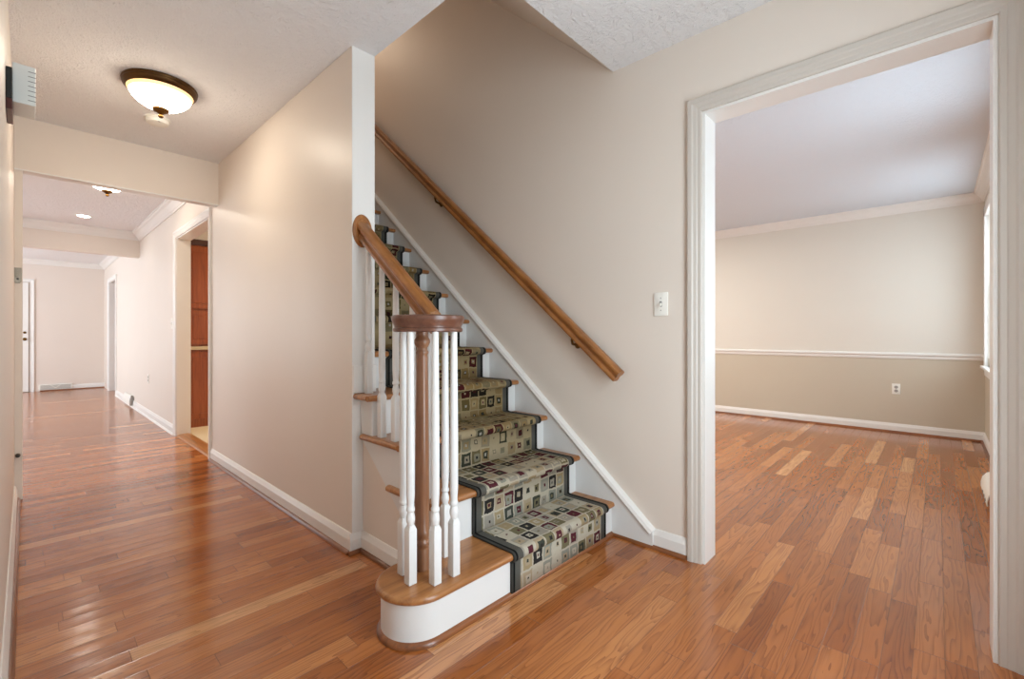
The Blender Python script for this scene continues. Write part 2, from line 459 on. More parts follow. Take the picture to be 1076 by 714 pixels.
struct('wall_end', MB().box(XW-0.12, XH1+0.6, YEND, YEND+0.12, 0, ZC), 'wall_far', 'pale wall closing the far end of the hall', 'wall')
struct('wall_kitchen', MB().box(XH1, 4.0, 4.36, 4.48, 0, ZC).box(4.0, 4.12, 4.36, 7.2, 0, ZC).box(XH1, 4.12, 7.2, 7.32, 0, ZC), 'wall_far', 'kitchen walls beyond the hall doorway', 'wall')
struct('wall_closet', MB().box(XH1, 1.8, FY0-0.12, FY0, 0, ZC).box(1.7, 1.8, FY0, YEND, 0, ZC), 'wall_far', 'walls inside the far white doorway', 'wall')
struct('wall_upstairs', MB().box(XH1, XS0, 6.2, 6.32, ZC, TOP), 'wall', 'wall at the top of the stairwell', 'wall')
struct('floor_upstairs', MB().box(XH1, XS0, ry(14), 6.2, 2.44, tz(14)), 'floor', 'landing at the top of the stairs', 'floor')

SWY = 1.253   # front edge of the stairwell opening
struct('ceiling', MB().box(XW, XL-0.0, YHD0, YEND, ZC, ZC+0.14).box(XL-0.12, XH0, -0.46, YEND, ZC, ZC+0.14).box(XH0, XH1, -0.46, YE, ZC, ZC+0.14).box(XH1, XS0, -0.46, SWY, ZC, ZC+0.1), 'ceil', 'stippled white ceiling over the entry and hall', 'ceiling')
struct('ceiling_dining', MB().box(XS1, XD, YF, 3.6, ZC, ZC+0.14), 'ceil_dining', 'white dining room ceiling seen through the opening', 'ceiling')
struct('ceiling_kitchen', MB().box(XH1, 4.0, 4.36, 7.2, ZC, ZC+0.14).box(XH1, 1.8, FY0, YEND, ZC, ZC+0.14), 'ceil', 'kitchen ceiling beyond the hall doorway', 'ceiling')
struct('ceiling_upstairs', MB().box(XH0, XS1, -0.46, 6.32, TOP, TOP+0.1), 'ceil', 'ceiling high over the stairwell', 'ceiling')
sl = 0.91
struct('ceiling_stairwell', MB().ext([(SWY, ZC+0.001), (3.6, ZC+sl*(3.6-SWY)), (3.6, ZC+0.14+sl*(3.6-SWY)), (SWY-0.12, ZC+0.1)], (0, 0, 0), (0, 1, 0), (0, 0, 1), (1, 0, 0), XH1, XS0), 'wall', 'sloping soffit rising over the stairs', 'ceiling')
w = MB().box(XW, XH0, YB0, YB1, 2.112, ZC)
struct('wall_beam', w, 'wall', 'second dropped beam across the far hall', 'beam')

# ------------------------------------------------------------------ trim
CAS = [(0.0, 0.0), (0.0, 0.010), (0.004, 0.013), (0.018, 0.013), (0.022, 0.016), (0.036, 0.018), (0.042, 0.022), (0.060, 0.022), (0.065, 0.018), (0.065, 0.0)]
w = MB().casing(CAS, XS0, DY0-0.0, DY1, DZ, 'X', -1)
struct('trim_1', w, 'casing', 'white moulded casing around the dining room opening', 'door casing')
w = MB().box(XS0-0.002, XS1+0.002, DY1-0.012, DY1+0.004, 0, DZ).box(XS0-0.002, XS1+0.002, DY0-0.004, DY0+0.012, 0, DZ).box(XS0-0.002, XS1+0.002, DY0+0.012, DY1-0.012, DZ-0.012, DZ+0.004)
struct('trim_2', w, 'trim', 'white jamb lining the dining room opening', 'door jamb')
w = MB().casing(CAS, XS1, DY0, DY1, DZ, 'X', 1)
struct('trim_3', w, 'casing', 'casing on the dining room side of the opening', 'door casing')
w = MB().casing(CAS, XH0, KY0, KY1, KZ, 'X', -1)
struct('trim_4', w, 'trim', 'white casing around the kitchen doorway in the hall', 'door casing')
w = MB().box(XH0, XH1, KY1-0.012, KY1+0.003, 0, KZ).box(XH0, XH1, KY0-0.003, KY0+0.012, 0, KZ).box(XH0, XH1, KY0+0.012, KY1-0.012, KZ-0.012, KZ+0.003)
struct('trim_5', w, 'trim', 'jamb lining the kitchen doorway', 'door jamb')
w = MB().casing(CAS, XH0, FY0, FY1, FZ, 'X', -1)
w.box(XH0, XH1, FY1-0.012, FY1+0.003, 0, FZ).box(XH0, XH1, FY0-0.003, FY0+0.012, 0, FZ).box(XH0, XH1, FY0+0.012, FY1-0.012, FZ-0.012, FZ+0.003)
struct('trim_6', w, 'trim', 'white casing of the doorway near the far end of the hall', 'door casing')
# stub jamb at the left end of the header
struct('trim_7', MB().box(XL, -0.013, YHD0-0.004, YHD1, 0, 2.098, 0.002), 'wall', 'narrow jamb under the left end of the hall header', 'door jamb')
# stub of header lining
struct('trim_27', MB().box(XH0+0.001, XH1, YE-0.004, YE-0.0002, 0.095, ZC-0.001, 0.001), 'trim', 'white end board on the pillar edge of the hall wall', 'trim')
struct('trim_8', MB().box(XL, XH0, YHD0-0.004, YHD1+0.004, 2.098, 2.107, 0.001), 'trim', 'thin lining strip along the bottom of the hall header', 'trim')

BASE = [(0, 0), (0.014, 0), (0.014, 0.066), (0.011, 0.074), (0.009, 0.080), (0.006, 0.090), (0.004, 0.095), (0, 0.095)]
SHOE = [(0, 0)]+[(0.014*math.cos(t*PI/10)+0.0, 0.018*math.sin(t*PI/10)) for t in range(6)]
def baseboard(name, p, n, axis, t0, t1, label, shoe='shoe', white_shoe=False, base=BASE):
    struct(name, MB().ext(base, p, n, (0, 0, 1), axis, t0, t1), 'trim', label, 'baseboard')
    q = Vector(p)+Vector(n)*0.014
    return MB().ext(SHOE, q, n, (0, 0, 1), axis, t0, t1)
X_, Y_ = (1, 0, 0), (0, 1, 0); NX, NY = (-1, 0, 0), (0, -1, 0)
s = baseboard('baseboard_left', (XL, 0, 0), X_, Y_, YF, YHD0-0.006, 'white baseboard along the left hall wall')
struct('trim_9', s, 'shoe', 'stained shoe moulding under the left hall baseboard', 'shoe moulding')
s = baseboard('baseboard_hall', (XH0, 0, 0), NX, Y_, YE-0.001, KY0-0.065, 'white baseboard along the wall between hall and stairs')
s.ext(SHOE, (0, YE-0.014, 0), NY, (0, 0, 1), X_, XH0-0.026, 1.115)
struct('trim_10', s, 'shoe', 'stained shoe moulding under the hall wall baseboard', 'shoe moulding')
struct('baseboard_pillar', MB().ext(BASE, (0, YE, 0), NY, (0, 0, 1), X_, XH0-0.0135, 1.117), 'trim', 'short white baseboard around the pillar end', 'baseboard')
s = baseboard('baseboard_stair_panel', (1.125, 0, 0), NX, Y_, 1.50, YE, 'white baseboard on the panel under the stairs')
struct('trim_11', s, 'shoe', 'stained shoe moulding under the stair panel baseboard', 'shoe moulding')
s = baseboard('baseboard_stair_wall', (XS0, 0, 0), NX, Y_, DY1+0.065, 1.035, 'short white baseboard between stair skirt and dining casing')
s = MB().ext(SHOE, (XS0-0.014, 0, 0), NX, (0, 0, 1), Y_, DY1+0.066, ry(1)-0.012)
struct('trim_12', s, 'shoe', 'stained shoe moulding along the stair wall', 'shoe moulding')
s = baseboard('baseboard_hall_far', (XH0, 0, 0), NX, Y_, KY1+0.065, FY0-0.065, 'white baseboard of the far hall wall past the kitchen doorway')
struct('trim_13', s, 'trim', 'white shoe moulding of the far hall wall', 'shoe moulding')
s = baseboard('baseboard_end', (0, YEND, 0), NY, X_, 0.18, XH0, 'white baseboard on the far end wall')
struct('trim_14', s, 'shoeX', 'stained shoe moulding on the far end wall', 'shoe moulding')
s = baseboard('baseboard_dining', (XD, 0, 0), NX, Y_, YF, 3.6, 'white baseboard along the far dining room wall')
struct('trim_15', s, 'shoe', 'stained shoe moulding along the far dining room wall', 'shoe moulding')
s = baseboard('baseboard_dining_window', (0, YF, 0), Y_, X_, XS1, XD, 'white baseboard under the dining room window')
struct('trim_16', s, 'shoeX', 'stained shoe moulding under the dining room window', 'shoe moulding')
CHAIR = [(0, 0), (0.008, 0), (0.012, 0.012), (0.012, 0.03), (0.024, 0.04), (0.024, 0.052), (0.014, 0.062), (0, 0.066)]
struct('trim_17', MB().ext(CHAIR, (XD, 0, CR-0.036), NX, (0, 0, 1), Y_, YF, 3.6), 'trim', 'white chair rail across the far dining room wall', 'chair rail')
struct('trim_18', MB().ext(CHAIR, (0, YF, CR-0.036), Y_, (0, 0, 1), X_, WX1+0.08, XD), 'trim', 'white chair rail on the dining room window wall', 'chair rail')
CROWN = [(0, 0), (0.008, 0), (0.010, -0.0), (0.014, 0.010), (0.022, 0.016), (0.032, 0.036), (0.052, 0.060), (0.066, 0.068), (0.072, 0.080), (0.080, 0.082), (0.080, 0.092), (0, 0.092)]
def crown(name, p, n, axis, t0, t1, label, k=1.0):
    struct(name, MB().ext([(a*k, b*k) for a, b in CROWN], (p[0], p[1], ZC-0.092*k), n, (0, 0, 1), axis, t0, t1), 'trim', label, 'crown moulding')
crown('trim_19', (XD, 0), NX, Y_, YF, 3.6, 'crown moulding on the far dining room wall')
crown('trim_20', (0, YF), Y_, X_, XS1, XD, 'crown moulding on the dining room window wall')
crown('trim_21', (XH0, 0), NX, Y_, YHD1, YB0, 'white crown moulding along the far hall wall', 1.15)
crown('trim_22', (0, YB0), NY, X_, XW, XH0, 'crown moulding on the second hall beam', 1.1)
crown('trim_23', (XH0, 0), NX, Y_, YB1, YEND, 'crown moulding past the second beam')
crown('trim_24', (0, YEND), NY, X_, XW, XH0, 'crown moulding on the far end wall')
# wooden threshold into the kitchen
struct('trim_25', MB().ext([(0, 0), (0.012, 0.010), (0.05, 0.016), (0.10, 0.016), (0.125, 0.008), (0.13, 0)], (XH0-0.005, 0, 0), X_, (0, 0, 1), Y_, KY0+0.012, KY1-0.012), 'treadY', 'oak threshold strip in the kitchen doorway', 'threshold')

# ------------------------------------------------------------------ windows and doors
def window(name, x0, x1, z0, z1, label):
    y = YF
    o = struct(name, MB().box(x0-0.085, x0, y, y+0.022, z0-0.02, z1+0.085, 0.004).box(x1, x1+0.085, y, y+0.022, z0-0.02, z1+0.085, 0.004)
               .box(x0-0.085, x1+0.085, y, y+0.022, z1, z1+0.085, 0.004)
               .box(x0-0.07, x1+0.07, y, y+0.018, z0-0.09, z0-0.02, 0.004), 'trim', label, 'window')
    MB().box(x0-0.10, x1+0.10, y-0.06, y+0.045, z0-0.022, z0, 0.004).build('window_sill', 'trim', o)
    zm = (z0+z1)/2
    for a, b, yy in ((z0, zm+0.02, y-0.05), (zm-0.02, z1, y-0.08)):
        f = MB().box(x0, x0+0.04, yy-0.015, yy+0.015, a, b).box(x1-0.04, x1, yy-0.015, yy+0.015, a, b)
        f.box(x0, x1, yy-0.015, yy+0.015, a, a+0.045).box(x0, x1, yy-0.015, yy+0.015, b-0.04, b)
        for i in (1, 2): 
            xm = x0+(x1-x0)*i/3; f.box(xm-0.009, xm+0.009, yy-0.008, yy+0.008, a, b)
        f.box(x0, x1, yy-0.008, yy+0.008, (a+b)/2-0.009, (a+b)/2+0.009)
        sash = f.build('sash', 'trim', o)
        MB().box(x0+0.03, x1-0.03, yy-0.003, yy+0.003, a+0.03, b-0.03).build('pane', 'glass', sash)
    return o
window('window_1', WX0, WX1, WZ0, WZ1, 'bright white sash window beside the far dining room corner')
window('window_2', SX0, SX1, WZ0, WZ1, 'second dining room window nearer the opening')
# far end door (white, with brass handle), partly hidden by the left jamb
d = struct('door_1', MB().box(-0.78, 0.035, YEND-0.035, YEND-0.001, 0.01, 2.0, 0.003), 'trim', 'white door at the far end of the hall, mostly hidden by the jamb', 'door')
for z0, z1 in ((0.2, 0.9), (1.02, 1.86)):
    for x0, x1 in ((-0.66, -0.42), (-0.32, -0.08)):
        MB().box(x0, x1, YEND-0.043, YEND-0.034, z0, z1, 0.006).build('door_panel', 'trim', d)
h = MB().lathe((-0.012, YEND-0.036, 0.97), [(0.024, 0), (0.024, 0.006), (0.010, 0.012), (0.010, 0.035), (0.024, 0.042), (0.027, 0.055), (0.02, 0.066), (0, 0.07)], 16, NY).build('door_handle', 'brass', d, True)
h['label'] = 'brass door knob'
MB().lathe((-0.012, YEND-0.036, 1.09), [(0.022, 0), (0.022, 0.012), (0.016, 0.02), (0, 0.021)], 16, NY).build('deadbolt', 'brass', d, True)['label'] = 'brass deadbolt'
struct('trim_26', MB().casing(CAS, YEND, -0.79, 0.045, 2.01, 'Y', -1), 'trim', 'white casing of the far end door', 'door casing')

# glass front door behind the viewer
d = struct('door_2', MB().box(0.55, 0.67, -0.44, -0.40, 0, 2.1).box(1.43, 1.55, -0.44, -0.40, 0, 2.1).box(0.67, 1.43, -0.44, -0.40, 0, 0.2).box(0.67, 1.43, -0.44, -0.40, 1.98, 2.1), 'trim', 'full glass front door in the entry wall', 'door')
MB().box(0.67, 1.43, -0.424, -0.416, 0.2, 1.98).build('pane', 'glass', d)

# ------------------------------------------------------------------ staircase
XT0 = 1.09          # left ends of the open treads
SK = 2.098          # face of the skirt board on the stair wall
st = thing('staircase', (1.6, ny(1), 0), 'straight staircase with oak treads and white risers against the beige wall', 'staircase')
TH = 0.028
def nose_profile(y0, y1, z):
    r = TH/2
    return [(y1, z-TH), (y1, z), ]+[(y0+r-r*math.sin(t), z-r+r*math.cos(t)) for t in [i*PI/8 for i in range(9)]]
# bullnose starting step
cx0, cy0 = 0.968, ny(1)+0.160
N1 = 0.018          # overhang of the starting tread
def stadium(r, x1, yb, n=28):
    pts = [(x1, cy0-r), ]
    pts += [(cx0+r*math.cos(a), cy0+r*math.sin(a)) for a in [-PI/2-PI*i/n for i in range(n+1)]]
    pts += [(1.11, cy0+r), (1.11, yb), (x1, yb)]
    return pts
def stacked(layers):
    """layers of the same outline count: [(pts, z)..] skinned into one closed body"""
    mb = MB(); rings = [[mb.bm.verts.new((x, y, z)) for x, y in pts] for pts, z in layers]
    n = len(rings[0])
    for A, B in zip(rings, rings[1:]):
        for i in range(n): mb.face([A[i], A[(i+1) % n], B[(i+1) % n], B[i]])
    mb.face(rings[0][::-1]); mb.face(rings[-1]); return mb
r1 = 0.127+N1; yb = ry(2)
lay = [(stadium(r1-TH/2+TH/2*math.sin(t), SK, yb), tz(1)-TH/2-TH/2*math.cos(t)) for t in [i*PI/8 for i in range(9)]]
t1 = stacked(lay).build('tread', 'treadX', st, True); t1['label'] = 'rounded bullnose starting tread'
rr = 0.127
t = stacked([(stadium(rr, SK, yb), 0.0), (stadium(rr, SK, yb), tz(1)-TH)]).build('riser', 'riser', st, True); t['label'] = 'curved white starting riser'
def shoe_ring(r): return [(SK, cy0-r)]+[(cx0+r*math.cos(a), cy0+r*math.sin(a)) for a in [-PI/2-PI*i/28 for i in range(29)]]+[(1.11, cy0+r)]
mb = MB(); prof = [(0.0, 0.0), (0.014, 0.0), (0.014, 0.008), (0.010, 0.015), (0.0, 0.020)]
rows = [[mb.bm.verts.new((x, y, z)) for x, y in shoe_ring(rr+o)] for o, z in prof]
for A, B in zip(rows, rows[1:]):
    for i in range(len(A)-1): mb.face([A[i], A[i+1], B[i+1], B[i]])
mb.build('shoe_moulding', 'shoeX', st, True)['label'] = 'stained shoe moulding around the starting step'
for k in range(2, 14):
    y0, y1, z = ny(k), ry(k+1), tz(k)
    xl = XT0 if k <= 3 else (1.074 if k == 4 else XH1+0.001)
    mb = MB()
    if k <= 4:
        # moulded front strip, board behind it, and the returned nosing along the open end
        ye = min(y0+0.345, YE-0.016) if k <= 3 else YE-0.001
        mb.ext(nose_profile(y0, y0+0.03, z), (0, 0, 0), (0, 1, 0), (0, 0, 1), (1, 0, 0), xl+0.005, SK)
        pr = [(xl+0.05, z-TH), (xl+0.05, z)]+[(xl+TH/2-TH/2*math.sin(t), z-TH/2+TH/2*math.cos(t)) for t in [i*PI/8 for i in range(9)]]
        mb.ext(pr, (0, 0, 0), (1, 0, 0), (0, 0, 1), (0, 1, 0), y0+0.03, ye)
        yb2 = y1 if k <= 3 else YE-0.001
        mb.ext([(y0+0.03, z-TH), (yb2, z-TH), (yb2, z), (y0+0.03, z)], (0, 0, 0), (0, 1, 0), (0, 0, 1), (1, 0, 0), xl+0.05, SK)
        if k == 4: mb.ext([(YE-0.001, z-TH), (y1, z-TH), (y1, z), (YE-0.001, z)], (0, 0, 0), (0, 1, 0), (0, 0, 1), (1, 0, 0), XH1+0.001, SK)
    else:
        mb.ext(nose_profile(y0, y1, z), (0, 0, 0), (0, 1, 0), (0, 0, 1), (1, 0, 0), xl, SK)
    mb.build('tread', 'treadX', st, True)
for k in range(2, 15):
    xl = 1.114 if k <= 4 else XH1+0.001
    MB().box(xl, SK, ry(k), ry(k)+0.016, tz(k-1)-(TH if k > 2 else 0), tz(k)-TH).build('riser', 'riser', st)
# panel under the open side, in wall paint, and the white sawtooth stringer board on it
e_ = 0.005
def saw(k): return [(ry(k)+e_, tz(k)-TH-0.003), (ry(k)+e_, tz(k-1)-TH-0.003)]
top = [(YE-0.002, tz(4)-TH-0.003)]+saw(4)+saw(3)+[(ry(2)+e_, tz(2)-TH-0.003), (ry(2)+e_, tz(1)+0.001)]
o = MB().ext([(1.515, 0), (YE-0.002, 0)]+top+[(1.515, tz(1)+0.001)], (0, 0, 0), (0, 1, 0), (0, 0, 1), (1, 0, 0), 1.1255, 1.15).build('side_panel', 'wall', st); o['label'] = 'beige painted panel under the open treads'
def dl(y): return 0.545+0.842*(y-2.035)
MB().ext([(1.596, tz(1)+0.001), (2.035, dl(2.035))]+top, (0, 0, 0), (0, 1, 0), (0, 0, 1), (1, 0, 0), 1.112, 1.125).build('stringer', 'riser', st)
# block of baseboard on the pillar end standing on the fourth tread
MB().box(XH0+0.002, XH1+0.004, YE-0.014, YE-0.0005, tz(4)+0.001, tz(4)+0.135, 0.003).build('pillar_baseboard', 'trim', st)
# skirt board up the stair wall with its cap moulding
def sk(y): return 0.085+0.8415*(y-1.02)
pts = [(1.02, 0.0), (ry(1), 0.0), (4.21, 2.45), (4.21, sk(4.21)), (1.02, sk(1.02)+0.01)]
skb = MB().ext([(1.02, 0), (1.5, 0.0), (4.3, 2.3), (4.3, sk(4.3)), (1.02, sk(1.02))], (0, 0, 0), (0, 1, 0), (0, 0, 1), (1, 0, 0), SK, XS0-0.0005).build('skirt_board', 'riser', st)
skb['label'] = 'painted skirt board rising along the stair wall'
dv = Vector((0, 1, 0.8415)).normalized(); nv = Vector((0, -dv.z, dv.y))
MB().ext([(0, -0.020), (0.030, -0.020), (0.036, -0.014), (0.030, 0.002), (0.014, 0.008), (0, 0.010)], (XS0-0.0005, 1.02, sk(1.02)), (-1, 0, 0), nv, dv, 0.0, 4.2).build('cap_moulding', 'trim', skb)

# ------------------------------------------------------------------ carpet runner
RX0, RX1 = 1.322, 2.032
def runner():
    t = 0.009
    path = []
    for k in range(1, 14):
        zb = 0.004 if k == 1 else tz(k-1)+t
        zt_ = tz(k)
        ny_k = ny(k)+(NOSE-N1 if k == 1 else 0)
        path.append((ry(k)-t, zb))
        path.append((ry(k)-t, zt_-TH-t-0.004))
        cyn, czn = ny_k+TH/2, zt_-TH/2; R = TH/2+t
        for i in range(9):
            a = -PI*0.5-PI*i/8
            path.append((cyn+R*math.cos(a), czn+R*math.sin(a)))
        path.append((ry(k+1)-t-0.012, zt_+t))
        path.append((ry(k+1)-t-0.003, zt_+t+0.003))
    path.append((ry(14)-t, tz(14)-0.06))
    me = bpy.data.meshes.new('stair_runner'); bm = bmesh.new(); uvl = bm.loops.layers.uv.new('UVMap')
    n = len(path); s = [0.0]
    for i in range(1, n): s.append(s[-1]+math.dist(path[i], path[i-1]))
    inner = []
    for i in range(n):
        a, b = path[max(i-1, 0)], path[min(i+1, n-1)]
        dx, dz = b[0]-a[0], b[1]-a[1]; L = math.hypot(dx, dz) or 1
        inner.append((path[i][0]+dz/L*0.0075, path[i][1]-dx/L*0.0075))
    xs = [RX0, RX0+0.004]+[RX0+0.004+(RX1-RX0-0.008)*j/10 for j in range(1, 10)]+[RX1-0.004, RX1]
    grid = [[bm.verts.new((x, y+(0.002 if x in (RX0, RX1) else 0), z-(0.001 if x in (RX0, RX1) else 0))) for x in xs] for y, z in path]
    sideL = [bm.verts.new((RX0, y, z)) for y, z in inner]; sideR = [bm.verts.new((RX1, y, z)) for y, z in inner]
    info = {}
    for i in range(n):
        for j, x in enumerate(xs): info[grid[i][j]] = (x-RX0, s[i])
        info[sideL[i]] = (0.0, s[i]); info[sideR[i]] = (RX1-RX0, s[i])
    for i in range(n-1):
        for j in range(len(xs)-1): bm.faces.new([grid[i][j], grid[i][j+1], grid[i+1][j+1], grid[i+1][j]])
        bm.faces.new([sideL[i], grid[i][0], grid[i+1][0], sideL[i+1]])
        bm.faces.new([grid[i][-1], sideR[i], sideR[i+1], grid[i+1][-1]])
    for i in range(n-1): bm.faces.new([sideR[i], sideL[i], sideL[i+1], sideR[i+1]])
    bm.faces.new([sideL[0], sideR[0]]+grid[0][::-1]); bm.faces.new(grid[-1]+[sideR[-1], sideL[-1]])
    bm.normal_update()
    for f in bm.faces:
        f.smooth = True
        for l in f.loops: l[uvl].uv = info[l.vert]
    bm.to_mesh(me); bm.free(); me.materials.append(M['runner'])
    o = bpy.data.objects.new('stair_runner', me); COL.objects.link(o)
    return o
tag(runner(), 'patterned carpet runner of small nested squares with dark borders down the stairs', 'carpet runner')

# ------------------------------------------------------------------ balustrade
NEW = Vector((1.013, 1.408, tz(1)))
ba = thing('balustrade', tuple(NEW), 'white balusters and oak newel under a sloping handrail on the open side of the stairs', 'railing')
CZ0, CZ1 = 1.060, 1.122
CAPC = (1.03, 1.393)
RS = 0.80
def rail_z(y): return 1.564-RS*(2.055-y)
def baluster(x, y, z0, z1, slope=False):
    mb = MB(); hw = 0.0158; hb = 0.190
    mb.box(x-hw, x+hw, y-hw, y+hw, z0+0.0005, z0+hb, 0.001)
    # chamfered shoulder
    sq = [(hw, hw), (-hw, hw), (-hw, -hw), (hw, -hw)]
    a = [mb.bm.verts.new((x+px, y+py, z0+hb-0.001)) for px, py in sq]; b = [mb.bm.verts.new((x+px*0.62, y+py*0.62, z0+hb+0.016)) for px, py in sq]
    for i in range(4): mb.face([a[i], a[(i+1) % 4], b[(i+1) % 4], b[i]])
    mb.face(b)
    L = z1-z0
    pr = [(0.0, hb+0.012), (0.011, hb+0.013), (0.0125, hb+0.022), (0.0158, hb+0.032), (0.0160, hb+0.042), (0.0125, hb+0.056), (0.0105, hb+0.062),
          (0.0150, hb+0.066), (0.0155, hb+0.071), (0.0150, hb+0.076), (0.0125, hb+0.080), (0.0130, hb+0.092), (0.0152, hb+0.13), (0.0152, hb+0.30), (0.0118, L), (0.0, L)]
    pr = [(r, min(h, L)) for r, h in pr]
    mb.lathe((x, y, z0), pr, 16)
    return mb.build('baluster', 'railwhite', ba, True)
for bx, by in ((1.134, 1.423), (0.946, 1.430), (0.925, 1.354), (0.984, 1.290), (1.067, 1.288)):
    baluster(bx, by, tz(1), CZ0+0.004)
XB = 1.132
for y, k in ((1.528, 2), (1.643, 2), (1.771, 3), (1.887, 3), (2.007, 4)):
    baluster(XB, y, tz(k), rail_z(y)-0.028)
pr = [(0.0, 0.0), (0.0285, 0.001), (0.0285, 0.075), (0.0265, 0.08), (0.0265, 0.086), (0.0300, 0.092), (0.0310, 0.100), (0.0285, 0.108), (0.0255, 0.112), (0.0255, 0.120), (0.0305, 0.128), (0.0295, 0.142), (0.0262, 0.150),
      (0.0270, 0.25), (0.0255, 0.45), (0.0215, 0.79), (0.0205, 0.80), (0.0240, 0.806), (0.0240, 0.812), (0.0200, 0.818), (0.0195, 0.826), (0.0250, 0.834), (0.0295, 0.846), (0.0290, 0.856), (0.0230, 0.866), (0.0215, 0.873), (0.0240, CZ0+0.006-tz(1)), (0, CZ0+0.006-tz(1))]
MB().lathe(tuple(NEW), pr, 28).build('newel_post', 'newel', ba, True)['label'] = 'turned oak newel post'
# flat round volute cap
pr = [(0.0, CZ0), (0.123, CZ0), (0.1275, CZ0+0.003), (0.129, CZ0+0.008), (0.1275, CZ0+0.013), (0.123, CZ0+0.016), (0.124, CZ0+0.022), (0.129, CZ0+0.032), (0.133, CZ0+0.042), (0.135, CZ0+0.050), (0.134, CZ0+0.057), (0.129, CZ0+0.061), (0.10, CZ1), (0.0, CZ1)]
MB().lathe((CAPC[0], CAPC[1], 0), pr, 56).build('rail_cap', 'cap', ba, True)['label'] = 'flat round oak volute cap'
RAILP = [(-0.020, -0.030), (0.020, -0.030), (0.023, -0.024), (0.023, -0.016), (0.0165, -0.008), (0.0170, 0.0), (0.0260, 0.008), (0.0295, 0.016), (0.0285, 0.024), (0.0200, 0.031), (0.0080, 0.034), (-0.0080, 0.034), (-0.0200, 0.031), (-0.0285, 0.024), (-0.0295, 0.016), (-0.0260, 0.008), (-0.0170, 0.0), (-0.0165, -0.008), (-0.023, -0.016), (-0.023, -0.024)]
dv = Vector((0, 1, RS)).normalized(); nv = Vector((0, -dv.z, dv.y))
XR = 1.122
RAILP = [(u*1.12, v*1.10) for u, v in RAILP]
y0r = 1.47
def skew_rail(mb, x, y0, y1, z0, prof):
    """rail pulled up the slope with both ends cut plumb"""
    r0 = []; r1 = []
    for u, v in prof:
        h = v/dv.y
        r0.append(mb.bm.verts.new((x+u, y0, z0+h))); r1.append(mb.bm.verts.new((x+u, y1, z0+(y1-y0)*RS+h)))
    n = len(prof)
    for i in range(n): mb.face([r0[i], r0[(i+1) % n], r1[(i+1) % n], r1[i]])
    mb.face(r0[::-1]); mb.face(r1); return mb
hr = skew_rail(MB(), XR, y0r, YE-0.012, rail_z(y0r), RAILP).build('handrail', 'railY', ba, True)
hr['label'] = 'sloping oak handrail'
MB().lathe((XR, YE-0.0005, 1.556), [(0.0, 0.0), (0.050, 0.0), (0.052, 0.006), (0.049, 0.011), (0.040, 0.012), (0.037, 0.016), (0.0, 0.017)], 40, NY, 1.0, 1.55).build('rosette', 'railY', hr, True)['label'] = 'oval oak rosette on the pillar'

# ------------------------------------------------------------------ handrail on the stair wall
wx = XS0-0.072
wr = thing('wall_handrail', (XS0, 1.163, 0.822), 'long oak handrail fixed to the beige stair wall', 'handrail')
ya, yb_ = 1.178, 4.05
za = 0.838
d3 = Vector((0, 1, 0.8415)).normalized(); n3 = Vector((0, -d3.z, d3.y))
mb = MB().ext([(u/1.12, v*0.97) for u, v in RAILP], (wx, ya, za), (1, 0, 0), n3, d3, 0, (yb_-ya)/d3.y)
mb.build('rail', 'railY', wr, True, 0.0)
for y in (1.475, 2.70, 3.9):
    zc = za+(y-ya)*0.8415
    b = MB().tube([(wx, y-0.014, zc-0.046), (wx+0.002, y-0.008, zc-0.066), (wx+0.018, y, zc-0.088), (XS0-0.012, y, zc-0.096)], [0.006, 0.007, 0.007, 0.008], 10).build('bracket', 'brass', wr, True)
    b['label'] = 'antique brass rail bracket'
    MB().lathe((XS0-0.0005, y, zc-0.096), [(0, 0), (0.020, 0), (0.020, 0.004), (0.016, 0.009), (0.012, 0.013), (0, 0.014)], 20, NX).build('rosette', 'brass', b, True)
    MB().ext([(-0.014, -0.003), (0.014, -0.003), (0.014, 0.0), (-0.014, 0.0)], (wx, y-0.012, zc-0.043), (1, 0, 0), n3, d3, -0.03, 0.03).build('saddle', 'brass', b)

# ------------------------------------------------------------------ small wall fittings
def plate_x(thing_, x, y, z, n, w=0.070, h=0.114):
    """cover plate on a wall whose normal is n along X"""
    return MB().box(min(x, x+n*0.006), max(x, x+n*0.006), y-w/2, y+w/2, z-h/2, z+h/2, 0.0024).build('cover_plate', 'plastic', thing_, True)
def light_switch(x, y, z, label):
    t = thing('light_switch', (x, y, z), label, 'light switch')
    plate_x(t, x, y, z, -1)
    MB().box(x-0.0066, x-0.0058, y-0.006, y+0.006, z-0.013, z+0.013).build('toggle_slot', 'slot', t)
    MB().ext([(-0.006, 0), (-0.008, -0.006), (-0.018, -0.012), (-0.019, -0.006), (-0.008, 0.008)], (x, y, z-0.001), (1, 0, 0), (0, 0, 1), (0, 1, 0), -0.0045, 0.0045).build('toggle', 'plastic', t)
    for dz in (0.03, -0.03): MB().lathe((x-0.0058, y, z+dz), [(0, 0), (0.0035, 0), (0.003, 0.001), (0, 0.0012)], 10, NX).build('screw', 'grey', t)
light_switch(XS0-0.0003, 0.985, 1.199, 'white light switch on the beige stair wall left of the dining opening')
light_switch(XH0-0.0003, 5.965, 1.17, 'white light switch on the far hall wall beside the kitchen doorway')
def outlet(x, y, z, label):
    t = thing('wall_outlet', (x, y, z), label, 'outlet')
    plate_x(t, x, y, z, -1)
    for dz in (0.020, -0.020):
        f = MB().lathe((x-0.0058, y, z+dz), [(0, 0), (0.0165, 0), (0.0160, 0.002), (0, 0.0022)], 18, NX).build('socket', 'grey', t, True)
        for dy in (-0.006, 0.006): MB().box(x-0.0088, x-0.0079, y+dy-0.0012, y+dy+0.0012, z+dz-0.001, z+dz+0.008).build('slot', 'dark', f)
    MB().lathe((x-0.0058, y, z), [(0, 0), (0.003, 0), (0, 0.001)], 10, NX).build('screw', 'grey', t)
